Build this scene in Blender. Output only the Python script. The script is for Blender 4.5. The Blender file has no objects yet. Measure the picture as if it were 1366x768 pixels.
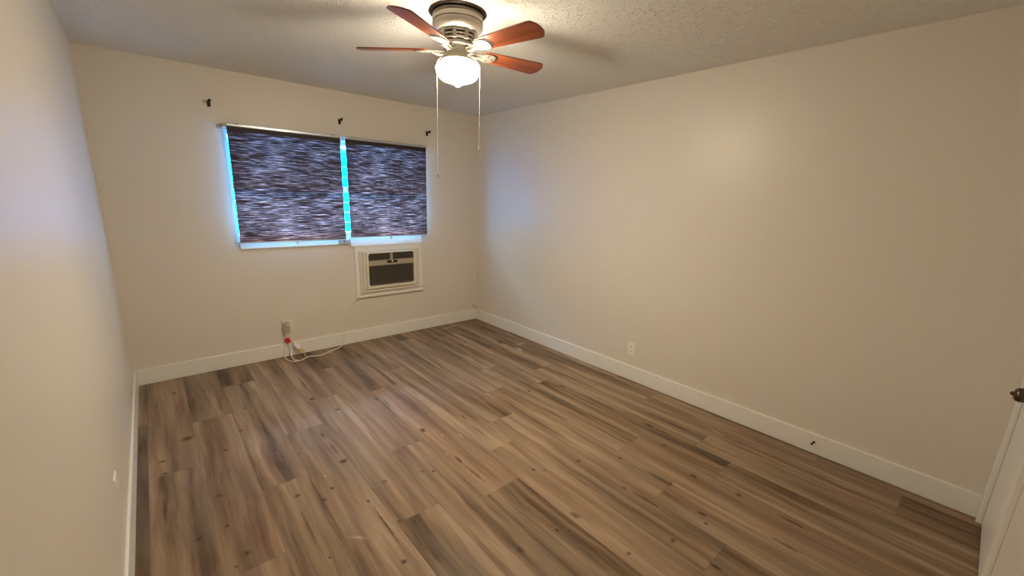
import bpy, bmesh, math, random
from mathutils import Vector, Matrix

C = bpy.context.scene.collection
SC = bpy.context.scene
PI = math.pi

# ------------------------------------------------------------------ camera
W, H = 3.298, 2.44          # room width (x from -W to 0) and ceiling height
NEAR = -4.44                # near wall plane; the back wall is y = 0
cam_d = bpy.data.cameras.new('camera')
cam = bpy.data.objects.new('camera', cam_d); C.objects.link(cam)
R_ = (0.7575223354918135, -0.6520954121851668, 0.030520233257393045)
D_ = (-0.12961093976620144, -0.19605797715877346, -0.9719888239508374)
F_ = (0.6398131879884552, 0.7323474878768051, -0.23303699593966265)
cam.matrix_world = Matrix(((R_[0], -D_[0], -F_[0], -3.0543), (R_[1], -D_[1], -F_[1], -4.2086),
                           (R_[2], -D_[2], -F_[2], 1.5409), (0, 0, 0, 1)))
cam_d.sensor_fit = 'HORIZONTAL'; cam_d.sensor_width = 36
cam_d.lens = 554.15 * 36 / 1366
cam_d.shift_x = -1.234 / 1366; cam_d.shift_y = 11.76 / 1366
cam_d.clip_start = 0.02
SC.camera = cam

# ------------------------------------------------------------------ world, lamp levels, exposure
SKY_STRENGTH = 76.0
LAMP = 368.0                 # radiance of the lower half of the glass globe
LAMP_TOP = 105.0
LAMP_COLOR = (1.0, 0.865, 0.635)
SC.view_settings.view_transform = 'Standard'
SC.view_settings.look = 'None'
SC.view_settings.exposure = 0.0
SC.view_settings.gamma = 1.0
SC.view_settings.use_curve_mapping = False
SC.cycles.use_denoising = True
SC.cycles.max_bounces = 14
SC.cycles.diffuse_bounces = 8
SC.cycles.glossy_bounces = 5
SC.cycles.transmission_bounces = 8
SC.cycles.transparent_max_bounces = 12
SC.cycles.sample_clamp_indirect = 6.0
SC.cycles.caustics_reflective = False

world = bpy.data.worlds.new('sky'); SC.world = world
world.use_nodes = True
wn, wl = world.node_tree.nodes, world.node_tree.links
bg = wn['Background']
tc = wn.new('ShaderNodeTexCoord'); sx = wn.new('ShaderNodeSeparateXYZ'); rp = wn.new('ShaderNodeValToRGB')
wl.new(tc.outputs['Generated'], sx.inputs[0]); mr = wn.new('ShaderNodeMapRange'); mr.inputs['From Min'].default_value = -1.0
wl.new(sx.outputs['Z'], mr.inputs['Value']); wl.new(mr.outputs[0], rp.inputs[0])
rp.color_ramp.elements[0].position = 0.5425; rp.color_ramp.elements[0].color = (0.0007, 0.30, 0.95, 1)
rp.color_ramp.elements[1].position = 0.8; rp.color_ramp.elements[1].color = (0.40, 0.55, 1.0, 1)
e = rp.color_ramp.elements.new(0.575); e.color = (0.48, 0.68, 1.0, 1)
e = rp.color_ramp.elements.new(0.44); e.color = (0.0007, 0.26, 0.80, 1)
e = rp.color_ramp.elements.new(0.36); e.color = (0.10, 0.25, 0.55, 1)
e = rp.color_ramp.elements.new(0.0); e.color = (0.09, 0.16, 0.28, 1)
wl.new(rp.outputs[0], bg.inputs['Color']); bg.inputs['Strength'].default_value = SKY_STRENGTH

# ------------------------------------------------------------------ node helpers
class N:
    def __init__(s, name, rough=0.5, metal=0.0, spec=0.5, color=(0.8, 0.8, 0.8)):
        s.m = bpy.data.materials.new(name); s.m.use_nodes = True
        s.t = s.m.node_tree; s.b = s.t.nodes['Principled BSDF']
        s.b.inputs['Base Color'].default_value = (*color, 1); s.b.inputs['Roughness'].default_value = rough
        s.b.inputs['Metallic'].default_value = metal; s.b.inputs['Specular IOR Level'].default_value = spec
        s._co = None
    def node(s, k, **kw):
        n = s.t.nodes.new(k)
        for a, v in kw.items(): setattr(n, a, v)
        return n
    def put(s, sock, v):
        if hasattr(v, 'is_output') or isinstance(v, bpy.types.NodeSocket): s.t.links.new(v, sock)
        else: sock.default_value = v
    @property
    def co(s):
        if s._co is None: s._co = s.node('ShaderNodeTexCoord').outputs['Object']
        return s._co
    def M(s, op, a, b=0.0, c=None):
        n = s.node('ShaderNodeMath', operation=op); s.put(n.inputs[0], a); s.put(n.inputs[1], b)
        if c is not None: s.put(n.inputs[2], c)
        return n.outputs[0]
    def V(s, op, a, b=None):
        n = s.node('ShaderNodeVectorMath', operation=op); s.put(n.inputs[0], a)
        if b is not None: s.put(n.inputs[1], b)
        return n.outputs['Value'] if op in ('LENGTH', 'DOT_PRODUCT') else n.outputs[0]
    def sep(s, v):
        n = s.node('ShaderNodeSeparateXYZ'); s.put(n.inputs[0], v); return n.outputs
    def comb(s, x, y, z=0.0):
        n = s.node('ShaderNodeCombineXYZ'); s.put(n.inputs[0], x); s.put(n.inputs[1], y); s.put(n.inputs[2], z); return n.outputs[0]
    def noise(s, v, scale=1.0, detail=3.0, rough=0.5, dist=0.0):
        n = s.node('ShaderNodeTexNoise'); s.put(n.inputs['Vector'], v); n.inputs['Scale'].default_value = scale
        n.inputs['Detail'].default_value = detail; n.inputs['Roughness'].default_value = rough; n.inputs['Distortion'].default_value = dist
        return n.outputs['Fac']
    def range(s, v, a, b, c=0.0, d=1.0, smooth=False):
        n = s.node('ShaderNodeMapRange'); n.clamp = True
        if smooth: n.interpolation_type = 'SMOOTHSTEP'
        s.put(n.inputs['Value'], v)
        for k, x in zip(('From Min', 'From Max', 'To Min', 'To Max'), (a, b, c, d)): s.put(n.inputs[k], x)
        return n.outputs[0]
    def mix(s, f, a, b, mode='MIX'):
        n = s.node('ShaderNodeMix', data_type='RGBA', blend_type=mode)
        s.put(n.inputs['Factor'], f)
        s.put(n.inputs['A'], (*a, 1) if isinstance(a, tuple) else a); s.put(n.inputs['B'], (*b, 1) if isinstance(b, tuple) else b)
        return n.outputs['Result']
    def color(s, v): s.put(s.b.inputs['Base Color'], v); return s
    def bump(s, h, strength=0.3, dist=0.01):
        n = s.node('ShaderNodeBump'); n.inputs['Strength'].default_value = strength; n.inputs['Distance'].default_value = dist
        s.put(n.inputs['Height'], h); s.t.links.new(n.outputs[0], s.b.inputs['Normal']); return s

def simple(name, color, rough=0.5, metal=0.0, spec=0.5, vary=0.06, scale=30, bump=0.0):
    n = N(name, rough, metal, spec, color)
    f = n.noise(n.co, scale, 3)
    a = tuple(max(0, c * (1 - vary)) for c in color); b = tuple(min(1, c * (1 + vary)) for c in color)
    n.color(n.mix(f, a, b))
    if bump: n.bump(n.noise(n.co, scale * 6, 2), bump, 0.002)
    return n.m

MAT = {}
def paint(name, color, rough, spec, bump_scale, bump_str, dist):
    n = N(name, rough, 0, spec, color)
    big = n.noise(n.co, 1.1, 2)
    n.color(n.mix(big, tuple(c * 0.975 for c in color), tuple(min(1, c * 1.02) for c in color)))
    n.bump(n.noise(n.co, bump_scale, 3, 0.6), bump_str, dist)
    return n.m
MAT['wall'] = paint('wall_paint', (0.71, 0.66, 0.582), 0.38, 0.36, 160, 0.10, 0.002)
MAT['trim'] = paint('trim_paint', (0.80, 0.79, 0.745), 0.34, 0.45, 60, 0.05, 0.001)
MAT['door'] = paint('door_paint', (0.80, 0.80, 0.78), 0.34, 0.45, 60, 0.05, 0.001)

# popcorn ceiling
n = N('popcorn_ceiling', 0.92, 0, 0.15, (0.80, 0.79, 0.76))
v = n.node('ShaderNodeTexVoronoi'); n.put(v.inputs['Vector'], n.co); v.inputs['Scale'].default_value = 75
blob = n.range(v.outputs['Distance'], 0.55, 0.05, 0, 1, True)
h = n.M('ADD', n.M('MULTIPLY', blob, n.range(n.noise(n.co, 38, 2), 0.38, 0.62)), n.M('MULTIPLY', n.noise(n.co, 170, 3, 0.65), 0.55))
n.color(n.mix(n.noise(n.co, 1.4, 2), (0.77, 0.76, 0.735), (0.83, 0.82, 0.79)))
n.bump(h, 0.8, 0.010)
MAT['ceiling'] = n.m

# ------------------------------------------------------------------ vinyl plank floor
PW, PL, PX0 = 0.2247, 1.523, -3.4617
JOINT = [-0.78, -1.487, -0.925, -0.425, -1.456, -1.079, -0.520, -1.189, -0.889, -0.620,
         -1.763, -1.380, -1.889, -0.142, -1.10, -0.70]          # y of one end joint in each row of planks
KNOTS = [  # x, y, half width, half length, darkness
]
def knots_from(lst): KNOTS.extend(lst)
knots_from([
    (-3.05, -1.127, 0.035, 0.03, 0.8), (-3.079, -0.32, 0.014, 0.03, 0.6), (-2.903, -0.399, 0.016, 0.018, 0.6), (-2.707, -0.899, 0.012, 0.018, 0.6), (-2.775, -1.221, 0.014, 0.016, 0.55),
    (-2.883, -1.417, 0.012, 0.012, 0.9), (-3.178, -1.325, 0.02, 0.012, 0.8), (-3.169, -1.469, 0.022, 0.016, 0.8), (-3.179, -1.824, 0.01, 0.1, 0.7), (-2.963, -1.854, 0.024, 0.018, 0.55),
    (-3.071, -2.126, 0.018, 0.02, 0.85), (-2.962, -2.114, 0.012, 0.012, 0.75), (-2.917, -2.347, 0.014, 0.018, 0.85), (-2.966, -2.398, 0.01, 0.01, 0.6), (-2.286, -1.047, 0.022, 0.024, 0.95),
    (-2.268, -0.734, 0.012, 0.12, 0.5), (-2.155, -0.855, 0.016, 0.01, 0.8), (-2.043, -0.939, 0.018, 0.01, 0.6), (-1.81, -0.589, 0.016, 0.012, 0.7), (-1.677, -0.388, 0.014, 0.1, 0.7),
    (-1.694, -0.174, 0.012, 0.12, 0.5), (-2.194, -1.321, 0.018, 0.02, 0.7), (-1.907, -1.336, 0.014, 0.035, 0.6), (-1.874, -1.451, 0.01, 0.08, 0.5), (-2.371, -1.954, 0.024, 0.02, 0.95),
    (-2.381, -1.597, 0.012, 0.05, 0.6), (-2.374, -1.792, 0.012, 0.09, 0.55), (-2.496, -2.154, 0.014, 0.014, 0.9), (-2.655, -2.101, 0.018, 0.012, 0.8), (-2.653, -1.593, 0.016, 0.012, 0.75),
    (-2.557, -2.217, 0.012, 0.014, 0.75), (-2.653, -1.796, 0.01, 0.06, 0.5), (-2.259, -2.274, 0.014, 0.018, 0.5), (-2.551, -1.721, 0.008, 0.008, 0.7), (-2.651, -2.595, 0.007, 0.007, 1.0),
    (-2.411, -2.815, 0.014, 0.014, 0.9), (-2.388, -2.364, 0.008, 0.016, 0.95), (-2.384, -2.573, 0.006, 0.16, 0.75), (-2.273, -2.637, 0.014, 0.01, 0.85), (-2.324, -2.59, 0.014, 0.01, 0.7),
    (-2.292, -2.868, 0.012, 0.07, 0.6), (-2.672, -2.341, 0.008, 0.14, 0.5), (-1.843, -1.945, 0.018, 0.03, 0.95), (-1.711, -1.76, 0.01, 0.012, 0.8), (-2.006, -2.363, 0.01, 0.01, 1.0),
    (-2.053, -2.326, 0.012, 0.008, 0.7), (-1.832, -2.362, 0.01, 0.05, 0.8), (-1.832, -2.531, 0.008, 0.1, 0.65), (-1.541, -2.709, 0.012, 0.01, 1.0), (-1.495, -2.754, 0.012, 0.008, 0.7),
    (-1.531, -1.966, 0.01, 0.05, 0.65), (-1.548, -2.188, 0.006, 0.1, 0.5), (-1.983, -3.082, 0.016, 0.022, 0.8), (-1.767, -3.109, 0.012, 0.012, 0.95), (-1.722, -3.15, 0.012, 0.008, 0.7),
    (-1.624, -3.102, 0.018, 0.035, 0.65), (-0.588, -2.056, 0.016, 0.05, 0.55), (-0.579, -2.442, 0.014, 0.25, 0.55), (-0.56, -2.857, 0.018, 0.05, 0.85), (-0.56, -2.944, 0.012, 0.12, 0.6),
    (-0.977, -2.339, 0.012, 0.12, 0.45), (-1.271, -2.818, 0.014, 0.014, 0.75), (-1.043, -2.961, 0.012, 0.014, 0.8), (-0.7, -3.056, 0.014, 0.012, 0.85), (-1.029, -3.217, 0.016, 0.1, 0.6),
    (-1.023, -3.279, 0.012, 0.014, 0.8), (-1.257, -3.137, 0.012, 0.016, 0.65), (-1.244, -3.256, 0.014, 0.1, 0.6), (-1.613, -3.407, 0.012, 0.012, 0.75), (-1.388, -3.496, 0.016, 0.016, 0.65),
    (-1.111, -3.5, 0.01, 0.03, 0.9), (-1.16, -3.545, 0.008, 0.01, 0.85), (-1.375, -3.686, 0.01, 0.03, 0.9), (-0.851, -3.329, 0.012, 0.025, 0.85), (-0.583, -3.258, 0.012, 0.05, 0.75),
    (-0.607, -3.365, 0.01, 0.06, 0.7), (-0.81, -3.565, 0.014, 0.018, 0.75), (-0.806, -3.821, 0.012, 0.06, 0.7), (-0.997, -3.852, 0.01, 0.06, 0.6), (-0.323, -0.89, 0.03, 0.07, 0.75),
    (-0.609, -0.645, 0.014, 0.014, 0.7), (-0.65, -1.601, 0.016, 0.014, 0.8), (-0.456, -1.093, 0.012, 0.01, 0.8), (-0.916, -1.339, 0.014, 0.01, 0.7), (-0.66, -0.331, 0.02, 0.02, 0.6),
    (-0.875, -1.954, 0.012, 0.03, 0.7), (-0.846, -0.845, 0.016, 0.2, 0.5), (-0.837, -1.22, 0.016, 0.15, 0.5)])
SCUFFS = [
    (-0.307, -1.197, 0.022, 0.077, -3.588, 0.55), (-0.185, -1.064, 0.03, 0.056, -1.984, 0.35), (-0.261, -3.2, 0.01, 0.065, -3.303, 0.45), (-0.252, -3.902, 0.004, 0.064, -3.241, 0.6), (-0.514, -0.133, 0.022, 0.128, -1.429, 0.4),
    (-2.496, -2.026, 0.006, 0.006, -4.056, 0.9), (-1.77, -2.076, 0.005, 0.005, -3.214, 0.9), (-2.516, -2.562, 0.01, 0.045, -2.394, 0.35), (-1.68, -2.154, 0.006, 0.033, -3.178, 0.5), (-1.857, -2.272, 0.005, 0.014, -3.193, 0.4)]
n = N('vinyl_plank', 0.5, 0, 0.20)
xyz = n.sep(n.co); X, Y = xyz[0], xyz[1]
rowf = n.M('DIVIDE', n.M('SUBTRACT', X, PX0), PW)
row = n.M('FLOOR', rowf)
ramp = n.node('ShaderNodeValToRGB'); ramp.color_ramp.interpolation = 'CONSTANT'
n.put(ramp.inputs[0], n.M('DIVIDE', n.M('ADD', row, 0.5), 16.0))
els = ramp.color_ramp.elements
for i, y in enumerate(JOINT):
    g = (y % PL) / PL
    el = els[0] if i == 0 else els.new(i / 16.0) if i < 15 else els[-1]
    el.position = i / 16.0; el.color = (g, g, g, 1)
colf = n.M('SUBTRACT', n.M('DIVIDE', Y, PL), ramp.outputs[0])
col = n.M('FLOOR', colf)
wn_ = n.node('ShaderNodeTexWhiteNoise', noise_dimensions='2D'); n.put(wn_.inputs['Vector'], n.comb(row, col))
rnd, rc = wn_.outputs['Value'], n.sep(wn_.outputs['Color'])
u = n.M('MULTIPLY', n.M('FRACT', rowf), PW); w = n.M('MULTIPLY', n.M('FRACT', colf), PL)
edge = n.M('MINIMUM', n.M('MINIMUM', u, n.M('SUBTRACT', PW, u)), n.M('MINIMUM', w, n.M('SUBTRACT', PL, w)))
off = n.V('SCALE', wn_.outputs['Color']); off.node.inputs['Scale'].default_value = 40.0
P = n.V('ADD', n.comb(X, Y, 0.0), off)
wob = n.noise(n.V('MULTIPLY', P, (5.0, 2.2, 1)), 1, 2)
Pw = n.V('ADD', P, n.comb(n.M('MULTIPLY', n.M('SUBTRACT', wob, 0.5), 0.05), 0.0, 0.0))
band = n.noise(n.V('MULTIPLY', Pw, (11.5, 0.70, 1)), 1, 3, 0.55)          # broad heartwood bands along a plank
mid = n.noise(n.V('MULTIPLY', Pw, (36.0, 1.8, 1)), 1, 3, 0.6)
fine = n.noise(n.V('MULTIPLY', Pw, (190.0, 5.0, 1)), 1, 3, 0.6)
patch = n.noise(n.V('MULTIPLY', Pw, (6.0, 2.6, 1)), 1, 2)
tone = n.M('ADD', n.M('MULTIPLY', n.range(band, 0.33, 0.66), 0.68), n.M('MULTIPLY', n.range(mid, 0.3, 0.7), 0.25))
tone = n.M('ADD', tone, n.M('MULTIPLY', n.range(fine, 0.3, 0.7), 0.16))
tone = n.M('ADD', tone, n.range(rnd, 0, 1, -0.11, 0.11))
cr = n.node('ShaderNodeValToRGB'); n.put(cr.inputs[0], tone)
ce = cr.color_ramp.elements
ce[0].position = 0.10; ce[0].color = (0.078, 0.049, 0.028, 1)
ce[1].position = 0.95; ce[1].color = (0.385, 0.281, 0.187, 1)
k = ce.new(0.36); k.color = (0.166, 0.107, 0.064, 1)
k = ce.new(0.62); k.color = (0.258, 0.174, 0.109, 1)
c = n.mix(n.M('MULTIPLY', n.range(patch, 0.42, 0.68), 0.30), cr.outputs[0], (0.235, 0.192, 0.150))   # weathered grey areas
c = n.mix(n.M('MULTIPLY', n.range(rc[1], 0.5, 1.0), 0.15), c, (0.33, 0.185, 0.120))                     # some planks are redder
dark = None
warp = n.M('MULTIPLY', n.M('SUBTRACT', n.noise(n.V('MULTIPLY', n.co, (60.0, 28.0, 1)), 1, 4, 0.7), 0.5), 1.7)
for kx, ky, hw, hl, dk in KNOTS:
    d = n.V('LENGTH', n.V('MULTIPLY', n.V('SUBTRACT', n.co, (kx, ky, 0.0)), (1 / hw, 1 / hl, 0.0)))
    f = n.M('MULTIPLY', n.range(n.M('ADD', d, warp), 1.30, 0.20, 0, 1, True), min(1.0, dk * 1.12))
    dark = f if dark is None else n.M('MAXIMUM', dark, f)
c = n.mix(dark, c, (0.058, 0.034, 0.020))
light = None
for kx, ky, hw, hl, rot, dk in SCUFFS:
    vr = n.node('ShaderNodeVectorRotate', rotation_type='Z_AXIS'); n.put(vr.inputs['Vector'], n.V('SUBTRACT', n.co, (kx, ky, 0.0)))
    vr.inputs['Angle'].default_value = -rot
    d = n.V('LENGTH', n.V('MULTIPLY', vr.outputs[0], (1 / hw, 1 / hl, 0.0)))
    f = n.M('MULTIPLY', n.range(n.M('ADD', d, n.M('MULTIPLY', warp, 0.5)), 1.2, 0.1), dk)
    light = f if light is None else n.M('MAXIMUM', light, f)
c = n.mix(light, c, (0.62, 0.56, 0.48))
c = n.mix(n.range(edge, 0.0003, 0.0016, 0.45, 0.0), c, (0.05, 0.033, 0.022))
n.color(c)
n.put(n.b.inputs['Roughness'], n.range(fine, 0.2, 0.8, 0.44, 0.60))
n.bump(n.M('ADD', n.M('MULTIPLY', fine, 0.4), n.range(edge, 0.0, 0.003, 0.0, 1.0)), 0.22, 0.002)
MAT['floor'] = n.m

# ------------------------------------------------------------------ object materials
MAT['nickel'] = simple('brushed_nickel', (0.60, 0.56, 0.49), 0.34, 0.85, 0.5, 0.05, 50)
MAT['nickel_bright'] = simple('polished_nickel', (0.44, 0.405, 0.34), 0.42, 0.85, 0.5, 0.04, 50)
MAT['bronze'] = simple('dark_bronze', (0.060, 0.042, 0.030), 0.45, 0.6, 0.5, 0.1, 40)
MAT['knob'] = simple('aged_bronze', (0.115, 0.088, 0.055), 0.26, 0.9, 0.5, 0.1, 60)
MAT['black'] = simple('black_metal', (0.012, 0.011, 0.010), 0.5, 0.3, 0.4, 0.1, 60)
MAT['vent_dark'] = simple('vent_dark', (0.03, 0.024, 0.018), 0.6, 0, 0.3, 0.1, 60)
MAT['cream_plastic'] = simple('cream_plastic', (0.74, 0.69, 0.58), 0.42, 0, 0.45, 0.04, 25)
MAT['strip'] = simple('taupe_plastic', (0.40, 0.355, 0.285), 0.45, 0, 0.45, 0.05, 25)
MAT['cream_dull'] = simple('yellowed_plastic', (0.66, 0.615, 0.525), 0.45, 0, 0.45, 0.05, 25)
MAT['grille'] = simple('dark_grille', (0.105, 0.095, 0.075), 0.5, 0, 0.4, 0.45, 45)
MAT['plug'] = simple('taupe_plug', (0.42, 0.37, 0.30), 0.45, 0, 0.45, 0.05, 40)
MAT['grey_plastic'] = simple('grey_plastic', (0.40, 0.37, 0.33), 0.45, 0, 0.45, 0.05, 40)
MAT['white_plastic'] = simple('white_plastic', (0.82, 0.80, 0.75), 0.35, 0, 0.5, 0.03, 40)
MAT['cord'] = simple('white_cord', (0.76, 0.72, 0.64), 0.45, 0, 0.4, 0.06, 50)
MAT['red'] = simple('red_tag', (0.58, 0.020, 0.022), 0.42, 0, 0.45, 0.08, 60)
MAT['yellow'] = simple('yellow_tie', (0.66, 0.48, 0.10), 0.45, 0, 0.45, 0.08, 60)
MAT['rail'] = simple('satin_aluminium', (0.46, 0.50, 0.56), 0.32, 0.5, 0.5, 0.03, 30)  # bluish cast of the window light is put into this base colour
MAT['alu'] = simple('window_aluminium', (0.62, 0.64, 0.65), 0.35, 0.4, 0.5, 0.04, 30)
MAT['rust'] = simple('brown_cable', (0.09, 0.055, 0.035), 0.6, 0, 0.3, 0.1, 60)

# cherry blades: grain runs along local X
n = N('cherry_wood', 0.30, 0, 0.5)
g1 = n.noise(n.V('MULTIPLY', n.co, (5.0, 55.0, 20.0)), 1, 4, 0.6, 0.4)
g2 = n.noise(n.V('MULTIPLY', n.co, (1.6, 16.0, 5.0)), 1, 3, 0.5, 0.6)
t = n.M('ADD', n.M('MULTIPLY', g1, 0.55), n.M('MULTIPLY', g2, 0.45))
n.color(n.mix(n.range(t, 0.34, 0.66), (0.085, 0.015, 0.006), (0.30, 0.072, 0.020)))
MAT['cherry'] = n.m

# lit glass globe: emission of the crown set lower to spare the ceiling nearby
n = N('lit_glass', 0.2, 0, 0.5, (0.9, 0.88, 0.82))
z = n.sep(n.co)[2]
n.b.inputs['Emission Color'].default_value = (*LAMP_COLOR, 1)
n.put(n.b.inputs['Emission Strength'], n.range(z, -0.075, -0.02, LAMP, LAMP_TOP, True))
MAT['globe'] = n.m

# window glass
m = bpy.data.materials.new('window_glass'); m.use_nodes = True
nt = m.node_tree; nt.nodes.remove(nt.nodes['Principled BSDF'])
tr = nt.nodes.new('ShaderNodeBsdfTransparent'); tr.inputs[0].default_value = (0.80, 0.96, 0.95, 1)
gl = nt.nodes.new('ShaderNodeBsdfGlossy'); gl.inputs['Roughness'].default_value = 0.02
lw0 = nt.nodes.new('ShaderNodeLayerWeight'); lw = nt.nodes.new('ShaderNodeMath'); lw.operation = 'POWER'; lw.inputs[1].default_value = 4.0
nt.links.new(lw0.outputs['Facing'], lw.inputs[0])
mx = nt.nodes.new('ShaderNodeMixShader')
nt.links.new(lw.outputs[0], mx.inputs[0]); nt.links.new(tr.outputs[0], mx.inputs[1]); nt.links.new(gl.outputs[0], mx.inputs[2])
nt.links.new(mx.outputs[0], nt.nodes['Material Output'].inputs['Surface'])
MAT['glass'] = m
m2 = m.copy(); m2.name = 'dimmed_glass'  # darker copy for the upper louvres, added to dim daylight on the shades
for q in m2.node_tree.nodes:
    if q.type == 'BSDF_TRANSPARENT': q.inputs[0].default_value = (0.60, 0.72, 0.72, 1)
MAT['glass_dimmed'] = m2

# woven shade: dark yarn with thin places that let daylight through; pale lining behind
def translucent(name, build):
    n = N(name, 0.85, 0, 0.15)
    tl = n.node('ShaderNodeBsdfTranslucent'); mxs = n.node('ShaderNodeAddShader')
    base, trans = build(n)
    n.color(base) if not isinstance(base, tuple) else n.put(n.b.inputs['Base Color'], (*base, 1))
    n.put(tl.inputs['Color'], trans if not isinstance(trans, tuple) else (*trans, 1))
    n.t.links.new(n.b.outputs[0], mxs.inputs[0]); n.t.links.new(tl.outputs[0], mxs.inputs[1])
    n.t.links.new(mxs.outputs[0], n.t.nodes['Material Output'].inputs['Surface'])
    return n.m
def weave(n):
    a = n.noise(n.V('MULTIPLY', n.co, (6.5, 1.0, 150.0)), 1, 2, 0.55)
    b = n.noise(n.V('MULTIPLY', n.co, (15.0, 1.0, 330.0)), 1, 2, 0.6)
    c = n.noise(n.V('MULTIPLY', n.co, (3.0, 1.0, 5.0)), 1, 2, 0.5)
    f = n.M('ADD', n.M('ADD', n.M('MULTIPLY', a, 0.55), n.M('MULTIPLY', b, 0.35)), n.M('MULTIPLY', n.M('SUBTRACT', c, 0.5), 0.16))
    f = n.range(f, 0.36, 0.63)
    f = n.M('POWER', f, 2.7)
    return n.mix(f, (0.040, 0.022, 0.021), (0.130, 0.080, 0.078)), n.mix(f, (0.002, 0.001, 0.001), (0.76, 0.31, 0.24))
MAT['weave'] = translucent('woven_shade', weave)
MAT['lining'] = translucent('shade_lining', lambda n: ((0.42, 0.42, 0.43), (0.45, 0.45, 0.46)))

# ------------------------------------------------------------------ mesh helpers
def link(name, bm, mat, parent=None, smooth=False, bevel=0.0, seg=2):
    if bevel:
        es = [e for e in bm.edges if len(e.link_faces) == 2 and e.calc_face_angle(0) > 0.5]
        bmesh.ops.bevel(bm, geom=es, offset=bevel, segments=seg, affect='EDGES', profile=0.6, clamp_overlap=True)
    bmesh.ops.recalc_face_normals(bm, faces=bm.faces)
    me = bpy.data.meshes.new(name); bm.to_mesh(me); bm.free()
    mats = mat if isinstance(mat, (list, tuple)) else [mat]
    for x in mats: me.materials.append(MAT[x])
    if smooth:
        for p in me.polygons: p.use_smooth = True
        me.set_sharp_from_angle(angle=math.radians(38))
    o = bpy.data.objects.new(name, me); C.objects.link(o)
    if parent: o.parent = parent
    return o
def box(bm, x0, x1, y0, y1, z0, z1, mat=None):
    M_ = Matrix.Translation(((x0 + x1) / 2, (y0 + y1) / 2, (z0 + z1) / 2)) @ Matrix.Diagonal((abs(x1 - x0), abs(y1 - y0), abs(z1 - z0), 1))
    r = bmesh.ops.create_cube(bm, size=1, matrix=M_ if mat is None else mat @ M_)
    return r['verts']
def B(*a, mat=None):
    bm = bmesh.new(); box(bm, *a, mat=mat); return bm
def lathe(bm, prof, seg=48, mat=None, cap=True):
    """prof: (r, z) from one end to the other"""
    rings = []
    for r, z in prof:
        if r < 1e-6:
            rings.append([bm.verts.new((0, 0, z))])
        else:
            rings.append([bm.verts.new((r * math.cos(2 * PI * i / seg), r * math.sin(2 * PI * i / seg), z)) for i in range(seg)])
    for a, b in zip(rings, rings[1:]):
        for i in range(seg):
            j = (i + 1) % seg
            if len(a) == 1 and len(b) == 1: continue
            if len(a) == 1: bm.faces.new((a[0], b[j], b[i]))
            elif len(b) == 1: bm.faces.new((a[i], a[j], b[0]))
            else: bm.faces.new((a[i], a[j], b[j], b[i]))
    if cap:
        for rg in (rings[0], rings[-1]):
            if len(rg) > 1: bm.faces.new(rg)
    if mat is not None: bmesh.ops.transform(bm, matrix=mat, verts=[v for rg in rings for v in rg])
    return bm
def LATHE(prof, seg=48, mat=None):
    bm = bmesh.new(); lathe(bm, prof, seg, mat); return bm
def smoothpath(pts, n=8):
    pts = [Vector(p) for p in pts]; out = []
    for i in range(len(pts) - 1):
        p0, p1, p2, p3 = pts[max(i - 1, 0)], pts[i], pts[i + 1], pts[min(i + 2, len(pts) - 1)]
        for k in range(n):
            t = k / n
            out.append(0.5 * ((2 * p1) + (p2 - p0) * t + (2 * p0 - 5 * p1 + 4 * p2 - p3) * t * t + (3 * p1 - p0 - 3 * p2 + p3) * t ** 3))
    out.append(pts[-1]); return out
def tube(bm, pts, rad, seg=8):
    pts = [Vector(p) for p in pts]; rings = []
    up = Vector((0.13, 0.31, 0.94)); last = None
    for i, p in enumerate(pts):
        d = (pts[min(i + 1, len(pts) - 1)] - pts[max(i - 1, 0)]).normalized()
        if last is None: last = d.cross(up if abs(d.dot(up)) < 0.95 else Vector((1, 0, 0))).normalized()
        a = (last - d * last.dot(d)).normalized(); last = a
        b = d.cross(a); r = rad(i) if callable(rad) else rad
        rings.append([bm.verts.new(p + (a * math.cos(2 * PI * k / seg) + b * math.sin(2 * PI * k / seg)) * r) for k in range(seg)])
    for a, b in zip(rings, rings[1:]):
        for k in range(seg): bm.faces.new((a[k], a[(k + 1) % seg], b[(k + 1) % seg], b[k]))
    bm.faces.new(rings[0]); bm.faces.new(rings[-1])
    return bm
def prism(bm, outline, t0, t1, mat=None):
    """outline (x, y) extruded from z=t0 to z=t1"""
    a = [bm.verts.new((x, y, t0)) for x, y in outline]; b = [bm.verts.new((x, y, t1)) for x, y in outline]
    bm.faces.new(a); bm.faces.new(b)
    for i in range(len(a)):
        j = (i + 1) % len(a); bm.faces.new((a[i], a[j], b[j], b[i]))
    if mat is not None: bmesh.ops.transform(bm, matrix=mat, verts=a + b)
    return bm
def rrect(x0, x1, y0, y1, r, seg=5):
    out = []
    for cx, cy, a0 in ((x1 - r, y1 - r, 0), (x0 + r, y1 - r, 90), (x0 + r, y0 + r, 180), (x1 - r, y0 + r, 270)):
        for k in range(seg + 1):
            a = math.radians(a0 + 90 * k / seg); out.append((cx + r * math.cos(a), cy + r * math.sin(a)))
    return out
def frame(bm, outer, inner, t0, t1, mat=None):
    """ring between two outlines of equal length"""
    vs = []
    for o, t in ((outer, t0), (inner, t0), (inner, t1), (outer, t1)): vs.append([bm.verts.new((x, y, t)) for x, y in o])
    for a, b in zip(vs, vs[1:] + vs[:1]):
        for i in range(len(a)):
            j = (i + 1) % len(a); bm.faces.new((a[i], a[j], b[j], b[i]))
    if mat is not None: bmesh.ops.transform(bm, matrix=mat, verts=[v for r in vs for v in r])
    return bm
# back-wall local frame: outline x -> world x, outline y -> world z, thickness -> world -y
def on_back(x=0, z=0, y=0): return Matrix(((1, 0, 0, x), (0, 0, -1, y), (0, 1, 0, z), (0, 0, 0, 1)))
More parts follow.
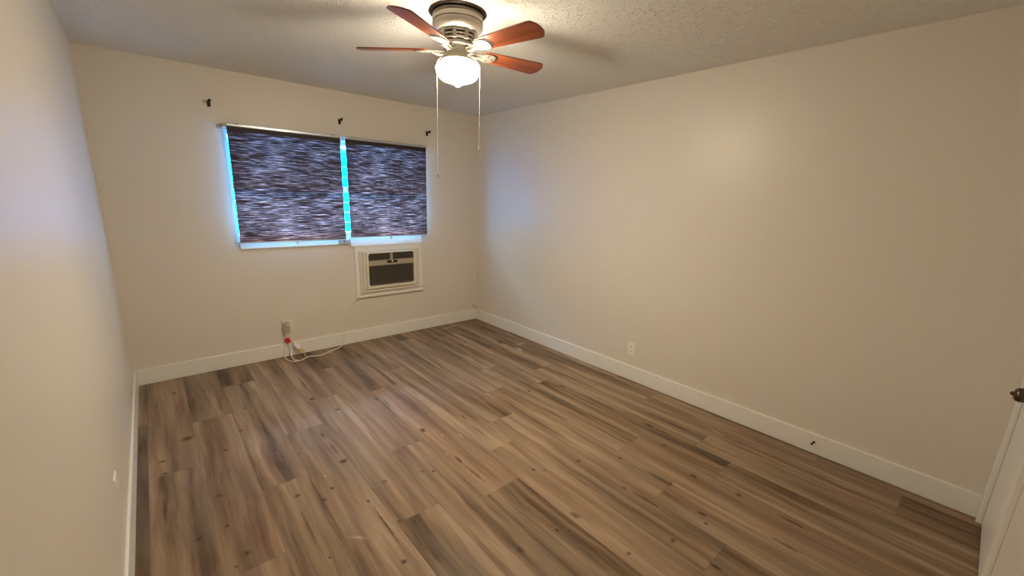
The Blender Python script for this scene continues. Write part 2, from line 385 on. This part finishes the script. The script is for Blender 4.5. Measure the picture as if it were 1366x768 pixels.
# right-wall frame: outline x -> world y (mirrored), outline y -> world z, thickness -> world -x
def on_right(y=0, z=0, x=0): return Matrix(((0, 0, -1, x), (-1, 0, 0, y), (0, 1, 0, z), (0, 0, 0, 1)))
def on_left(y=0, z=0, x=0): return Matrix(((0, 0, 1, x), (1, 0, 0, y), (0, 1, 0, z), (0, 0, 0, 1)))

def thing(name, label, cat, loc=(0, 0, 0), group=None):
    o = bpy.data.objects.new(name, None); C.objects.link(o); o.location = loc
    o.empty_display_size = 0.05
    return tag(o, label, cat, group)
def tag(o, label, cat, group=None):
    o['label'] = label; o['category'] = cat
    if group: o['group'] = group
    return o
def struct(o, label=None):
    o['kind'] = 'structure'
    if label: o['label'] = label
    return o
def copy_tree(o, parent=None):
    c = o.copy(); C.objects.link(c)
    if parent: c.parent = parent
    for ch in list(o.children): copy_tree(ch, c)
    return c

# ------------------------------------------------------------------ room shell
T = 0.13
struct(link('floor', B(-W - T, T, NEAR - T, T, -0.06, 0), 'floor'), 'brown vinyl plank floor')
struct(link('ceiling', B(-W - T, T, NEAR - T, T, H, H + 0.1), 'ceiling'), 'textured popcorn ceiling')
struct(link('wall_left', B(-W - T, -W, NEAR - T, T, 0, H), 'wall'))
struct(link('wall_right', B(0, T, NEAR - T, T, 0, H), 'wall'))
# openings in the back wall: window and air conditioner
WX0, WX1, WZ0, WZ1 = -2.511, -0.742, 1.100, 2.000
AX0, AX1, AZ0, AZ1 = -1.440, -0.868, 0.560, 0.955
def holed_wall(x0, x1, z0, z1, y0, y1, holes):
    xs = sorted({x0, x1, *[h[0] for h in holes], *[h[1] for h in holes]}); zs = sorted({z0, z1, *[h[2] for h in holes], *[h[3] for h in holes]})
    bm = bmesh.new(); V_ = {}
    def v(x, y, z):
        k = (round(x, 5), round(y, 5), round(z, 5))
        if k not in V_: V_[k] = bm.verts.new((x, y, z))
        return V_[k]
    solid = {}
    for i in range(len(xs) - 1):
        for j in range(len(zs) - 1):
            cx, cz = (xs[i] + xs[i + 1]) / 2, (zs[j] + zs[j + 1]) / 2
            solid[i, j] = not any(h[0] < cx < h[1] and h[2] < cz < h[3] for h in holes)
    for (i, j), s in solid.items():
        if not s: continue
        a, b, c, d = xs[i], xs[i + 1], zs[j], zs[j + 1]
        for y in (y0, y1): bm.faces.new((v(a, y, c), v(b, y, c), v(b, y, d), v(a, y, d)))
        for di, dj, q in ((-1, 0, ((a, c), (a, d))), (1, 0, ((b, c), (b, d))), (0, -1, ((a, c), (b, c))), (0, 1, ((a, d), (b, d)))):
            if not solid.get((i + di, j + dj), False):
                (p, r), (s_, t_) = q
                bm.faces.new((v(p, y0, r), v(s_, y0, t_), v(s_, y1, t_), v(p, y1, r)))
    return bm
struct(link('wall_back', holed_wall(-W, 0, 0, H, 0, T, [(WX0, WX1, WZ0, WZ1), (AX0, AX1, AZ0, AZ1)]), 'wall'))
DX0, DX1, DZ = -0.790, -0.056, 2.035
struct(link('wall_near', holed_wall(-W, 0, 0, H, NEAR - T, NEAR, [(DX0, DX1, -0.001, DZ)]), 'wall'))
BT, BH = 0.014, 0.1305
def base(name, x0, x1, y0, y1):
    return struct(link(name, B(x0, x1, y0, y1, 0, BH), 'trim', bevel=0.005, seg=2))
base('baseboard_back', -W + BT, -BT, -BT, 0)
base('baseboard_left', -W, -W + BT, NEAR, 0)
base('baseboard_right', -BT, 0, NEAR + 0.020, 0)
base('baseboard_near', -W + BT, DX0 - 0.056, NEAR, NEAR + BT)

blocker = link('sky_blocker', B(-W - 0.6, 0.6, T, 1.20, 2.16, 2.24), 'trim')  # unseen slab added to keep high sky light off the upper shades
struct(blocker, 'unseen slab added outside to shade the upper window')
# window: aluminium frame, centre post, mid rail, glass louvres
win = link('window_1', frame(bmesh.new(), rrect(WX0, WX1, WZ0, WZ1, 0.002, 1), rrect(WX0 + 0.026, WX1 - 0.026, WZ0 + 0.050, WZ1 - 0.026, 0.002, 1), -0.105, -0.055, on_back()), 'alu')
struct(win, 'aluminium louvre window behind the two dark shades')
WM = (WX0 + WX1) / 2
link('mullion', B(WM - 0.022, WM + 0.022, 0.058, 0.104, WZ0 + 0.026, WZ1 - 0.026), 'alu', win)
for a, b in ((WX0 + 0.026, WM - 0.022), (WM + 0.022, WX1 - 0.026)):
    link('mid_rail', B(a, b, 0.060, 0.102, 1.535, 1.585), 'alu', win)
    for z0, z1 in ((WZ0 + 0.050, 1.535), (1.585, WZ1 - 0.026)):
        k = 4
        st = (z1 - z0) / k
        for i in range(k):
            zz = z0 + st * (i + 0.5); bm = bmesh.new()
            ang = Matrix.Translation((0, 0.081, zz)) @ Matrix.Rotation(math.radians(7), 4, 'X')
            box(bm, a + 0.002, b - 0.002, -0.0025, 0.0025, -st / 2 + 0.001, st / 2 - 0.001, mat=ang)
            p = link('glass_louvre', bm, 'glass_dimmed' if z0 > 1.5 else 'glass', win)
            bm = bmesh.new()
            box(bm, a + 0.002, b - 0.002, 0.070, 0.078, zz + st / 2 - 0.004, zz + st / 2 + 0.001)
            link('louvre_clip', bm, 'alu', p)
# sloping sill below the shades; deeper over the air conditioner
def sill(name, x0, x1, zt, zb, d):
    bm = bmesh.new()
    o = [(0, zt), (0, zb - 0.012), (-d, zb - 0.012), (-d, zb)]
    a = [bm.verts.new((x0, y, z)) for y, z in o]; b = [bm.verts.new((x1, y, z)) for y, z in o]
    bm.faces.new(a); bm.faces.new(b)
    for i in range(4): bm.faces.new((a[i], a[(i + 1) % 4], b[(i + 1) % 4], b[i]))
    return struct(link(name, bm, 'trim'))
sill('trim_1', WX0 + 0.02, -1.572, 1.098, 1.047, 0.020)
sill('trim_2', -1.560, -0.775, 1.100, 1.020, 0.030)
# flat board round the air conditioner
bm = frame(bmesh.new(), rrect(-1.530, -0.778, 0.492, 1.008, 0.002, 1), rrect(AX0, AX1, AZ0, AZ1, 0.002, 1), 0.0, 0.022, on_back())
struct(link('trim_3', bm, 'trim', bevel=0.002), 'flat painted board round the air conditioner')

bm = bmesh.new(); box(bm, -1.538, -0.770, -0.036, 0.0, 0.478, 0.4915)  # ledge added under the board to strengthen the shadow line there
struct(link('shadow_ledge', bm, 'trim', bevel=0.003), 'narrow ledge added to cast a shadow line under the board')

# door at the near right corner
struct(link('door_light_block', B(DX0 - 0.05, T, NEAR - T - 0.10, NEAR - T, -0.06, H), 'wall'))  # box added behind the door to block sky light at its gap
dr = link('door_1', B(DX0 + 0.003, DX1 - 0.003, NEAR - 0.040, NEAR - 0.001, 0.010, DZ - 0.003), 'door', bevel=0.002)
struct(dr, 'white painted door at the near right corner')
kx, kz = -0.690, 0.885
ky = Matrix.Translation((kx, NEAR - 0.001, kz)) @ Matrix.Rotation(-PI / 2, 4, 'X')
link('door_knob', LATHE([(0, 0.0), (0.031, 0.0), (0.032, 0.004), (0.028, 0.009), (0.014, 0.013), (0.011, 0.034), (0.017, 0.041), (0.0255, 0.050),
                         (0.0275, 0.060), (0.0255, 0.070), (0.018, 0.077), (0.008, 0.079), (0.0065, 0.086), (0.0, 0.088)], 32, ky), 'knob', dr, True)
struct(link('trim_4', B(-0.055, -0.001, NEAR, NEAR + 0.020, 0, DZ + 0.055), 'door', bevel=0.003))
struct(link('trim_5', B(DX0 - 0.055, DX0, NEAR, NEAR + 0.020, 0, DZ + 0.055), 'door', bevel=0.003))
struct(link('trim_6', B(DX0, DX1 - 0.0, NEAR, NEAR + 0.020, DZ, DZ + 0.055), 'door', bevel=0.003))

# ------------------------------------------------------------------ ceiling fan
FX, FY = -1.731, -2.200
fan = thing('ceiling_fan', 'flush-mount ceiling fan with five cherry wood blades and a lit globe', 'ceiling fan', (FX, FY, H))
def fz(z): return z - H
link('shadow_gap_plate', LATHE([(0, 0), (0.144, 0), (0.146, -0.004), (0.141, -0.008), (0.10, -0.008), (0, -0.008)], 64), 'bronze', fan, True)['label'] = 'dark plate standing in for the shadow gap at the ceiling'  # dark colour stands for the shadow gap round the housing
link('motor_housing', LATHE([(0.0, -0.008), (0.122, -0.008), (0.1265, -0.012), (0.1275, -0.020), (0.1200, -0.0225), (0.1200, -0.0270), (0.1275, -0.0295), (0.1285, -0.046),
                             (0.1220, -0.0485), (0.1220, -0.0525), (0.1290, -0.055), (0.1290, -0.066), (0.1255, -0.074), (0.117, -0.083), (0.108, -0.090), (0.098, -0.094), (0.0, -0.094)], 64), 'nickel', fan, True)
core = link('vent_core', LATHE([(0, -0.094), (0.084, -0.094), (0.084, -0.142), (0, -0.142)], 48), 'vent_dark', fan, True)
core['label'] = 'dark core behind the vent ribs'
for z, r in ((-0.100, 0.098), (-0.117, 0.094), (-0.132, 0.090)):
    bm = bmesh.new()
    lathe(bm, [(r - 0.014, z - 0.0045), (r, z - 0.0045), (r + 0.002, z), (r, z + 0.0045), (r - 0.014, z + 0.0045), (r - 0.014, z - 0.0045)], 48, cap=False)
    link('vent_ring', bm, 'nickel', core, True)
for i in range(10):
    a = 2 * PI * i / 10 + 0.19
    bm = B(0.082, 0.102, -0.009, 0.009, -0.140, -0.094, mat=Matrix.Rotation(a, 4, 'Z'))
    link('vent_rib', bm, 'nickel', core, bevel=0.002)
link('flywheel', LATHE([(0, -0.142), (0.080, -0.142), (0.082, -0.146), (0.082, -0.156), (0.074, -0.160), (0.0, -0.160)], 48), 'nickel', fan, True)
sh = LATHE([(0, -0.160), (0.046, -0.160), (0.049, -0.163), (0.049, -0.197), (0.052, -0.200), (0.052, -0.204), (0, -0.204)], 48)
link('switch_housing', sh, 'nickel', fan, True)
link('shade_fitter', LATHE([(0, -0.204), (0.052, -0.204), (0.066, -0.208), (0.080, -0.216), (0.0865, -0.224), (0.084, -0.2275), (0, -0.2275)], 48), 'nickel_bright', fan, True)
# globe in its own frame: origin where the shade is widest
gz = fz(2.183)
glb = link('glass_globe', LATHE([(0.0, 0.032), (0.080, 0.031), (0.089, 0.026), (0.101, 0.018), (0.110, 0.008), (0.1135, 0.0), (0.1125, -0.014), (0.107, -0.030), (0.098, -0.043), (0.086, -0.053),
                                  (0.068, -0.060), (0.048, -0.066), (0.030, -0.072), (0.017, -0.079), (0.010, -0.085), (0.0, -0.088)], 64), 'globe', fan, True)
glb.location = (0, 0, gz); glb['label'] = 'lit frosted glass globe'
# blades and arms; local X runs outwards
R0, R1 = 0.150, 0.5277
blade_o = [(R0, -0.034), (R0 + 0.012, -0.0455)]
blade_o += [(R1 - 0.040, -0.0625), (R1 - 0.022, -0.058), (R1 - 0.004, -0.032), (R1, -0.014), (R1, 0.014), (R1 - 0.004, 0.032), (R1 - 0.022, 0.058), (R1 - 0.040, 0.0625), (R0 + 0.012, 0.0455), (R0, 0.034)]
blade_o += [(R0 + 0.010, 0.017), (R0 + 0.013, 0.0), (R0 + 0.010, -0.017)]
arm_o = [(0.062, -0.014), (0.100, -0.013), (0.128, -0.018), (0.150, -0.034), (0.178, -0.040), (0.200, -0.036), (0.215, -0.024), (0.220, 0.0),
         (0.215, 0.024), (0.200, 0.036), (0.178, 0.040), (0.150, 0.034), (0.128, 0.018), (0.100, 0.013), (0.062, 0.014)]
first = None
pitch = Matrix.Rotation(math.radians(-12.5), 4, 'X')
for i in range(5):
    ang = math.radians(64.3 + 72 * i)
    if first is None:
        blade = link('blade', prism(bmesh.new(), blade_o, -0.003, 0.003), 'cherry', fan, bevel=0.0012, seg=1)
        bm = prism(bmesh.new(), arm_o, -0.0085, -0.0035)
        arm = link('blade_arm', bm, 'nickel_bright', blade, bevel=0.0012, seg=1)
        arm['label'] = 'nickel blade arm'
        rim_o = [(0.158 + (x - 0.150) * 1.10, y * 1.06) for x, y in arm_o if x > 0.149]
        link('shadow_rim', prism(bmesh.new(), rim_o, -0.0046, -0.0031), 'bronze', blade)['label'] = 'dark rim standing in for the shadow between arm and blade'  # dark rim drawn as the shadow at the blade root
        bm = bmesh.new(); tube(bm, smoothpath([(0.045, 0, 0.010), (0.064, 0, 0.004), (0.084, 0, -0.016), (0.110, 0, -0.016), (0.135, 0, -0.008)], 5), 0.0075, 8)
        link('arm_rib', bm, 'nickel_bright', blade, True)
        for sx_, sy_ in ((0.172, 0.022), (0.172, -0.022), (0.200, 0.0)):
            link('screw', LATHE([(0, -0.0085), (0.0050, -0.0085), (0.0045, -0.0105), (0, -0.0115)], 12, Matrix.Translation((sx_, sy_, 0))), 'bronze', blade, True)
        first = blade
    else:
        blade = copy_tree(first, fan)
    blade.matrix_local = Matrix.Translation((0, 0, fz(2.2697))) @ Matrix.Rotation(ang, 4, 'Z') @ pitch
# pull chains: lateral (across the view) and forward offsets from the axis
LAT, FWD = Vector((0.758, -0.652)), Vector((-0.657, -0.754))
def chain(lat, fwd, z_end, z_thin, name):
    s = 1 if lat > 0 else -1
    q = LAT * lat + FWD * fwd; qd = q.normalized()
    a = qd * 0.050
    top = [(a.x, a.y, fz(2.262)), (qd.x * 0.072, qd.y * 0.072, fz(2.238)), (qd.x * 0.100, qd.y * 0.100, fz(2.214)), (qd.x * 0.1155, qd.y * 0.1155, fz(2.193))]
    p = smoothpath(top + [(q.x, q.y, fz(2.165)), (q.x, q.y, fz(2.10))], 14)
    nb = int((2.10 - z_thin) / 0.004)
    p += [Vector((q.x, q.y, fz(2.10 - 0.004 * (i + 1)))) for i in range(nb)]
    o = link('pull_chain', tube(bmesh.new(), p, lambda i: 0.0014 if i % 2 else 0.0009, 6), 'nickel', fan, True)
    zt = fz(2.10 - 0.004 * nb)
    if z_end < z_thin - 0.03:
        link('pull_cord', tube(bmesh.new(), [(q.x, q.y, zt), (q.x, q.y, fz(z_end) + 0.012)], 0.0010, 6), 'cord', o, True)
    link('chain_end', LATHE([(0, 0.012), (0.002, 0.011), (0.004, 0.0), (0.0035, -0.006), (0, -0.008)], 12,
                            Matrix.Translation((q.x, q.y, min(zt, fz(z_end) + 0.006)))), 'nickel_bright', o, True)
    return o
chain(-0.098, 0.062, 1.632, 1.83, 'left')
rc_ = chain(0.1165, 0.012, 1.785, 1.80, 'right')

# ------------------------------------------------------------------ the two shades
def hemmed(x0, x1, y, z0, z1, d):
    '''one layer of cloth whose four edges are folded back by d'''
    bm = bmesh.new()
    f = [bm.verts.new(p) for p in ((x0, y, z0), (x1, y, z0), (x1, y, z1), (x0, y, z1))]
    b = [bm.verts.new((v.co.x, y + d, v.co.z)) for v in f]
    bm.faces.new(f)
    for i in range(4): bm.faces.new((f[i], f[(i + 1) % 4], b[(i + 1) % 4], b[i]))
    return bm
def shade(x0, x1, z0, label, tab_x):
    s = thing('window_shade', label, 'window shade', ((x0 + x1) / 2, 0, 2.02), 'dark woven window shades')
    cx = (x0 + x1) / 2; hw = (x1 - x0) / 2
    bm = bmesh.new()
    prof = [(0, 0), (-0.085, 0), (-0.089, -0.004), (-0.089, -0.020), (-0.085, -0.024), (0, -0.024)]
    a = [bm.verts.new((-hw, y, z + 0.022)) for y, z in prof]; b = [bm.verts.new((hw, y, z + 0.022)) for y, z in prof]
    bm.faces.new(a); bm.faces.new(b)
    for i in range(6): bm.faces.new((a[i], a[(i + 1) % 6], b[(i + 1) % 6], b[i]))
    hr = link('head_rail', bm, 'rail', s); hr['label'] = 'pale metal head rail'
    for px in (-hw + 0.07, hw - 0.07):
        bm = bmesh.new(); box(bm, px - 0.014, px + 0.014, -0.092, 0, 0.0215, 0.0245); box(bm, px - 0.014, px + 0.014, -0.092, -0.0885, 0.012, 0.0225)
        link('rail_bracket', bm, 'grey_plastic', hr)
    # woven panel: dark front sheet with folded edges, pale lining sheet behind it
    zb = z0 - 2.02
    link('fabric', hemmed(-hw + 0.001, hw - 0.001, -0.0765, zb, -0.002, 0.0015), 'weave', s)
    link('lining', hemmed(-hw + 0.003, hw - 0.003, -0.0730, zb + 0.002, -0.002, 0.001), 'lining', s)['label'] = 'pale lining facing the window'
    link('top_band', B(-hw + 0.001, hw - 0.001, -0.0810, -0.0768, -0.036, -0.0025), 'vent_dark', s)['label'] = 'black band under the head rail'  # plain black band across the top of the cloth
    br = link('bottom_rail', B(-hw, hw, -0.082, -0.069, zb - 0.009, zb + 0.001), 'rail', s, bevel=0.002); br['label'] = 'pale bottom rail'
    bm = bmesh.new(); box(bm, tab_x - cx - 0.012, tab_x - cx + 0.012, -0.0785, -0.0765, zb - 0.036, zb - 0.008)
    link('pull_tab', bm, 'white_plastic', br, bevel=0.001)
    return s
shade(-2.499, -1.621, 1.099, 'wider dark brown woven shade on the left half of the window', -2.057)
shade(-1.577, -0.735, 1.115, 'dark brown woven shade on the right half, above the air conditioner', -1.160)
hb = thing('hold_down_bracket', 'small grey metal bracket on the sill between the two shades', 'bracket', (-1.628, 0, 1.062))
link('bracket_plate', B(-0.052, 0.052, -0.034, -0.018, -0.020, 0.022), 'grey_plastic', hb, bevel=0.002)
link('bracket_hole', LATHE([(0, 0), (0.007, 0), (0.007, 0.002), (0, 0.002)], 16, on_back(0.0, 0.006, -0.0335)), 'black', hb)
# end bracket of the head rail at the left
eb = link('rail_end_bracket', B(-2.526, -2.500, -0.082, 0, 2.006, 2.038), 'grey_plastic', bevel=0.003)
tag(eb, 'small grey bracket at the left end of the shade head rail', 'bracket')

# ------------------------------------------------------------------ curtain rod brackets above the window
def hook(x, z):
    h_ = thing('curtain_bracket', '', 'curtain bracket', (x, 0, z), 'black curtain rod brackets above the window')
    link('wall_plate', B(-0.011, 0.011, -0.006, 0, -0.032, 0.014), 'black', h_, bevel=0.0015)
    bm = bmesh.new(); tube(bm, smoothpath([(0, -0.002, 0.004), (0.0, -0.030, 0.004), (0.0, -0.058, 0.002), (0.0, -0.066, 0.006), (0, -0.068, 0.016)], 5), 0.0090, 8)
    link('arm', bm, 'black', h_, True)
    link('set_screw', LATHE([(0, 0), (0.004, 0), (0.004, 0.012), (0, 0.013)], 10, Matrix.Translation((0, -0.060, -0.016))), 'black', h_, True)
    return h_
h0 = hook(-2.585, 2.185); h1 = copy_tree(h0); h1.location = (-1.592, 0, 2.184); h2 = copy_tree(h0); h2.location = (-0.676, 0, 2.184)
h0['label'] = 'leftmost small black curtain bracket, above the left end of the window'
h1['label'] = 'small black curtain bracket above the gap between the two shades'
h2['label'] = 'rightmost small black curtain bracket, nearest the room corner'

# ------------------------------------------------------------------ air conditioner
ac = thing('air_conditioner', 'cream through-wall air conditioner below the window with dark grilles', 'air conditioner', (-1.154, 0, 0.56))
L = on_back(-1.154, 0)
link('sleeve', B(AX0 + 0.002 + 1.154, AX1 - 0.002 + 1.154, -0.030, 0.30, 0.003, AZ1 - AZ0 - 0.003), 'cream_dull', ac)
def acm(): return on_back(0, -0.56)
# stepped surround
link('surround', frame(bmesh.new(), rrect(-0.338, 0.334, 0.541, 0.965, 0.004, 3), rrect(-0.275, 0.276, 0.569, 0.946, 0.004, 3), 0.0225, 0.034, acm()), 'cream_dull', ac, bevel=0.002)
link('inner_surround', frame(bmesh.new(), rrect(-0.305, 0.303, 0.553, 0.958, 0.004, 3), rrect(-0.274, 0.275, 0.570, 0.945, 0.004, 3), 0.034, 0.046, acm()), 'cream_dull', ac, bevel=0.002)
link('drip_ledge', B(-0.338, 0.334, -0.056, -0.0225, 0.541 - 0.56 - 0.008, 0.541 - 0.56 + 0.008), 'cream_plastic', ac, bevel=0.003)
# front panel with three openings
fx0, fx1, fz0, fz1 = -0.274, 0.275, 0.570, 0.946
ox0, ox1 = -0.254, 0.254
bm = bmesh.new()
frame(bm, rrect(fx0, fx1, fz0, fz1, 0.008, 4), rrect(ox0, ox1, 0.594, 0.934, 0.024, 4), 0.034, 0.066, acm())
link('front_panel', bm, 'cream_plastic', ac, bevel=0.0015)
link('vent_back', B(ox0 - 0.01, ox1 + 0.01, -0.034, -0.031, 0.590 - 0.56, 0.938 - 0.56), 'vent_dark', ac)
cp = link('control_strip', B(ox0 - 0.001, ox1 + 0.001, -0.058, -0.034, 0.806 - 0.56, 0.858 - 0.56), 'strip', ac, bevel=0.002)
link('control_window', B(-0.052, 0.064, -0.0600, -0.0575, 0.826 - 0.56, 0.852 - 0.56), 'black', cp, bevel=0.002)
link('control_knob', LATHE([(0, 0), (0.008, 0), (0.007, 0.006), (0, 0.007)], 16, on_back(0.006, 0.842 - 0.56, -0.0600)), 'white_plastic', cp, True)
link('vent_divider', B(-0.013, 0.013, -0.057, -0.034, 0.856 - 0.56, 0.936 - 0.56), 'strip', ac, bevel=0.002)
for a, b in ((ox0 + 0.002, -0.014), (0.014, ox1 - 0.002)):
    bm = bmesh.new()
    vf = link('vent', frame(bm, rrect(a, b, 0.861, 0.932, 0.004, 2), rrect(a + 0.006, b - 0.006, 0.866, 0.927, 0.004, 2), 0.036, 0.050, acm()), 'grille', ac)
    vf['label'] = 'dark louvred air vent'
    for i in range(5):
        zz = 0.873 + 0.0115 * i - 0.56
        link('vane', B(a + 0.006, b - 0.006, -0.006, 0.006, -0.0012, 0.0012, mat=Matrix.Translation((0, -0.043, zz)) @ Matrix.Rotation(math.radians(35), 4, 'X')), 'grille', vf)
gr = link('intake_grille', frame(bmesh.new(), rrect(ox0 + 0.002, ox1 - 0.002, 0.596, 0.804, 0.022, 4), rrect(ox0 + 0.012, ox1 - 0.012, 0.606, 0.798, 0.018, 4), 0.036, 0.054, acm()), 'grille', ac)
gr['label'] = 'dark intake grille with fine slats'
bm = bmesh.new()
for i in range(13):
    zz = 0.612 + 0.0148 * i - 0.56
    ins = 0.012 if i else 0.020
    box(bm, ox0 + ins, ox1 - ins, -0.0515, -0.040, zz - 0.0034, zz + 0.0034)
for i in range(7):
    xx = ox0 + 0.06 + i * (ox1 - ox0 - 0.12) / 6
    box(bm, xx - 0.0015, xx + 0.0015, -0.047, -0.040, 0.604 - 0.56, 0.800 - 0.56)
link('slats', bm, 'grille', gr)

# ------------------------------------------------------------------ outlets
def receptacle(parent, m, cx, cz):
    r = link('receptacle', prism(bmesh.new(), rrect(cx - 0.017, cx + 0.017, cz - 0.014, cz + 0.014, 0.010, 4), 0.0055, 0.0085, m), 'white_plastic', parent)
    for dx in (-0.0064, 0.0064):
        link('slot', prism(bmesh.new(), rrect(cx + dx - 0.0016, cx + dx + 0.0016, cz - 0.003, cz + 0.007, 0.001, 2), 0.0080, 0.0088, m), 'black', r)
    link('slot', prism(bmesh.new(), rrect(cx - 0.0028, cx + 0.0028, cz - 0.0105, cz - 0.0055, 0.0025, 3), 0.0080, 0.0088, m), 'black', r)
ol = thing('wall_outlet', 'white duplex outlet on the right wall above the baseboard', 'wall outlet', (0, -2.312, 0.285))
mR = on_right()
link('cover_plate', prism(bmesh.new(), rrect(-0.035, 0.035, -0.0575, 0.0575, 0.004, 3), 0, 0.006, mR), 'white_plastic', ol, bevel=0.0015)
receptacle(ol, mR, 0, 0.0195); receptacle(ol, mR, 0, -0.0195)
ol = thing('wall_outlet', 'cream outlet plate under the window with a taupe plug in it', 'wall outlet', (-2.186, 0, 0.298))
mB = on_back()
link('cover_plate', prism(bmesh.new(), rrect(-0.051, 0.051, -0.0565, 0.0565, 0.004, 3), 0, 0.007, mB), 'cream_plastic', ol, bevel=0.0015)
receptacle(ol, mB, -0.023, 0.0195); receptacle(ol, mB, -0.023, -0.0195); receptacle(ol, mB, 0.023, 0.0195); receptacle(ol, mB, 0.023, -0.0195)
wp = link('wall_plate', prism(bmesh.new(), rrect(-0.040, 0.040, -0.028, 0.028, 0.004, 3), 0, 0.005, on_left(-2.05, 0.360, -W)), 'white_plastic', bevel=0.0015)
tag(wp, 'small white plate low on the left wall above the baseboard', 'wall plate')

# ------------------------------------------------------------------ power cord of the air conditioner
pc = thing('power_cord', 'white power cord from air conditioner to outlet, looped on the floor', 'power cord', (-2.20, -0.05, 0))
def loc(pts): return [(x + 2.20, y + 0.05, z) for x, y, z in pts]
main = [(-1.468, -0.042, 0.548), (-1.490, -0.040, 0.522), (-1.540, -0.032, 0.470), (-1.590, -0.016, 0.400), (-1.622, -0.010, 0.335), (-1.640, -0.012, 0.25), (-1.660, -0.022, 0.158), (-1.690, -0.024, 0.06),
        (-1.715, -0.040, 0.012), (-1.80, -0.095, 0.0055), (-1.97, -0.180, 0.0055), (-2.065, -0.150, 0.0055), (-2.150, -0.205, 0.0055), (-2.215, -0.190, 0.0055), (-2.250, -0.110, 0.006),
        (-2.252, -0.050, 0.020), (-2.245, -0.032, 0.070), (-2.232, -0.028, 0.130), (-2.222, -0.034, 0.190), (-2.216, -0.042, 0.240)]
bm = tube(bmesh.new(), smoothpath(loc(main), 8), 0.0048, 8)
link('cord', bm, 'cord', pc, True)
loop = [(-2.165, -0.208, 0.0060), (-2.196, -0.176, 0.0095), (-2.202, -0.100, 0.020), (-2.193, -0.045, 0.055), (-2.200, -0.030, 0.105), (-2.216, -0.032, 0.150), (-2.222, -0.038, 0.175)]
link('cord_loop', tube(bmesh.new(), smoothpath(loc(loop), 8), 0.0046, 8), 'cord', pc, True)
pl = link('plug', B(-0.0345, 0.0165, -0.0, 0.043, 0.243, 0.335), 'plug', pc, bevel=0.005, seg=3)
pl['label'] = 'taupe rectangular plug'
link('plug_button', LATHE([(0, 0), (0.008, 0), (0.007, 0.004), (0, 0.005)], 14, on_back(0.000, 0.318, 0.0)), 'white_plastic', pl, True)
def leaf(w_, h_, t_, m): return prism(bmesh.new(), rrect(-w_ / 2, w_ / 2, -h_ / 2, h_ / 2, 0.004, 3), -t_ / 2, t_ / 2, m)
link('red_tag', leaf(0.042, 0.048, 0.012, on_back(-0.012, 0.166, 0.000) @ Matrix.Rotation(math.radians(28), 4, 'Z')), 'red', pc, bevel=0.002)['label'] = 'red tag on the cord'
link('white_tag', leaf(0.034, 0.060, 0.003, on_back(0.058, 0.106, -0.020) @ Matrix.Rotation(math.radians(40), 4, 'Z') @ Matrix.Rotation(math.radians(-35), 4, 'X')), 'white_plastic', pc, bevel=0.0008)['label'] = 'white paper tag on the cord'
bm = tube(bmesh.new(), smoothpath([(0.028, 0.015, 0.140), (0.045, 0.012, 0.122), (0.075, 0.010, 0.080), (0.096, 0.002, 0.052), (0.108, -0.035, 0.028), (0.105, -0.090, 0.012)], 6), 0.0042, 6)
link('yellow_tie', bm, 'yellow', pc, True)['label'] = 'yellow tie'
bm = tube(bmesh.new(), smoothpath([(0.076, 0.000, 0.052), (0.095, -0.004, 0.058), (0.118, -0.010, 0.040), (0.102, -0.012, 0.020), (0.084, -0.006, 0.034), (0.098, 0.000, 0.056)], 6), 0.0040, 6)
link('tie_bow', bm, 'yellow', pc, True)

# ------------------------------------------------------------------ small things by the baseboards
ds = thing('door_stop', 'small dark peg door stop on the right baseboard', 'door stop', (-BT, -3.700, 0.076))
mR2 = on_right()
link('stop_base', LATHE([(0, 0), (0.0075, 0), (0.0065, 0.003), (0, 0.0035)], 16, mR2), 'black', ds, True)
link('stop_pin', tube(bmesh.new(), [(-0.002, 0, 0), (-0.016, 0.002, -0.001), (-0.030, 0.004, -0.002)], 0.0042, 8), 'black', ds, True)
link('stop_tip', LATHE([(0, 0.027), (0.0065, 0.028), (0.0065, 0.036), (0.005, 0.038), (0, 0.038)], 14, on_right(0.004, -0.002, 0)), 'black', ds, True)
cs = link('cable_stub', tube(bmesh.new(), smoothpath([(-0.052, -0.001, 0.184), (-0.047, -0.012, 0.180), (-0.040, -0.018, 0.170), (-0.030, -0.020, 0.156), (-0.012, -0.018, 0.142), (0.0, -0.010, 0.138)], 5),
                              lambda i: 0.0055 if i < 7 or i > 21 else 0.0012, 8), 'rust', None, True)
tag(cs, 'short brown cable stub in the far corner above the baseboard', 'cable')
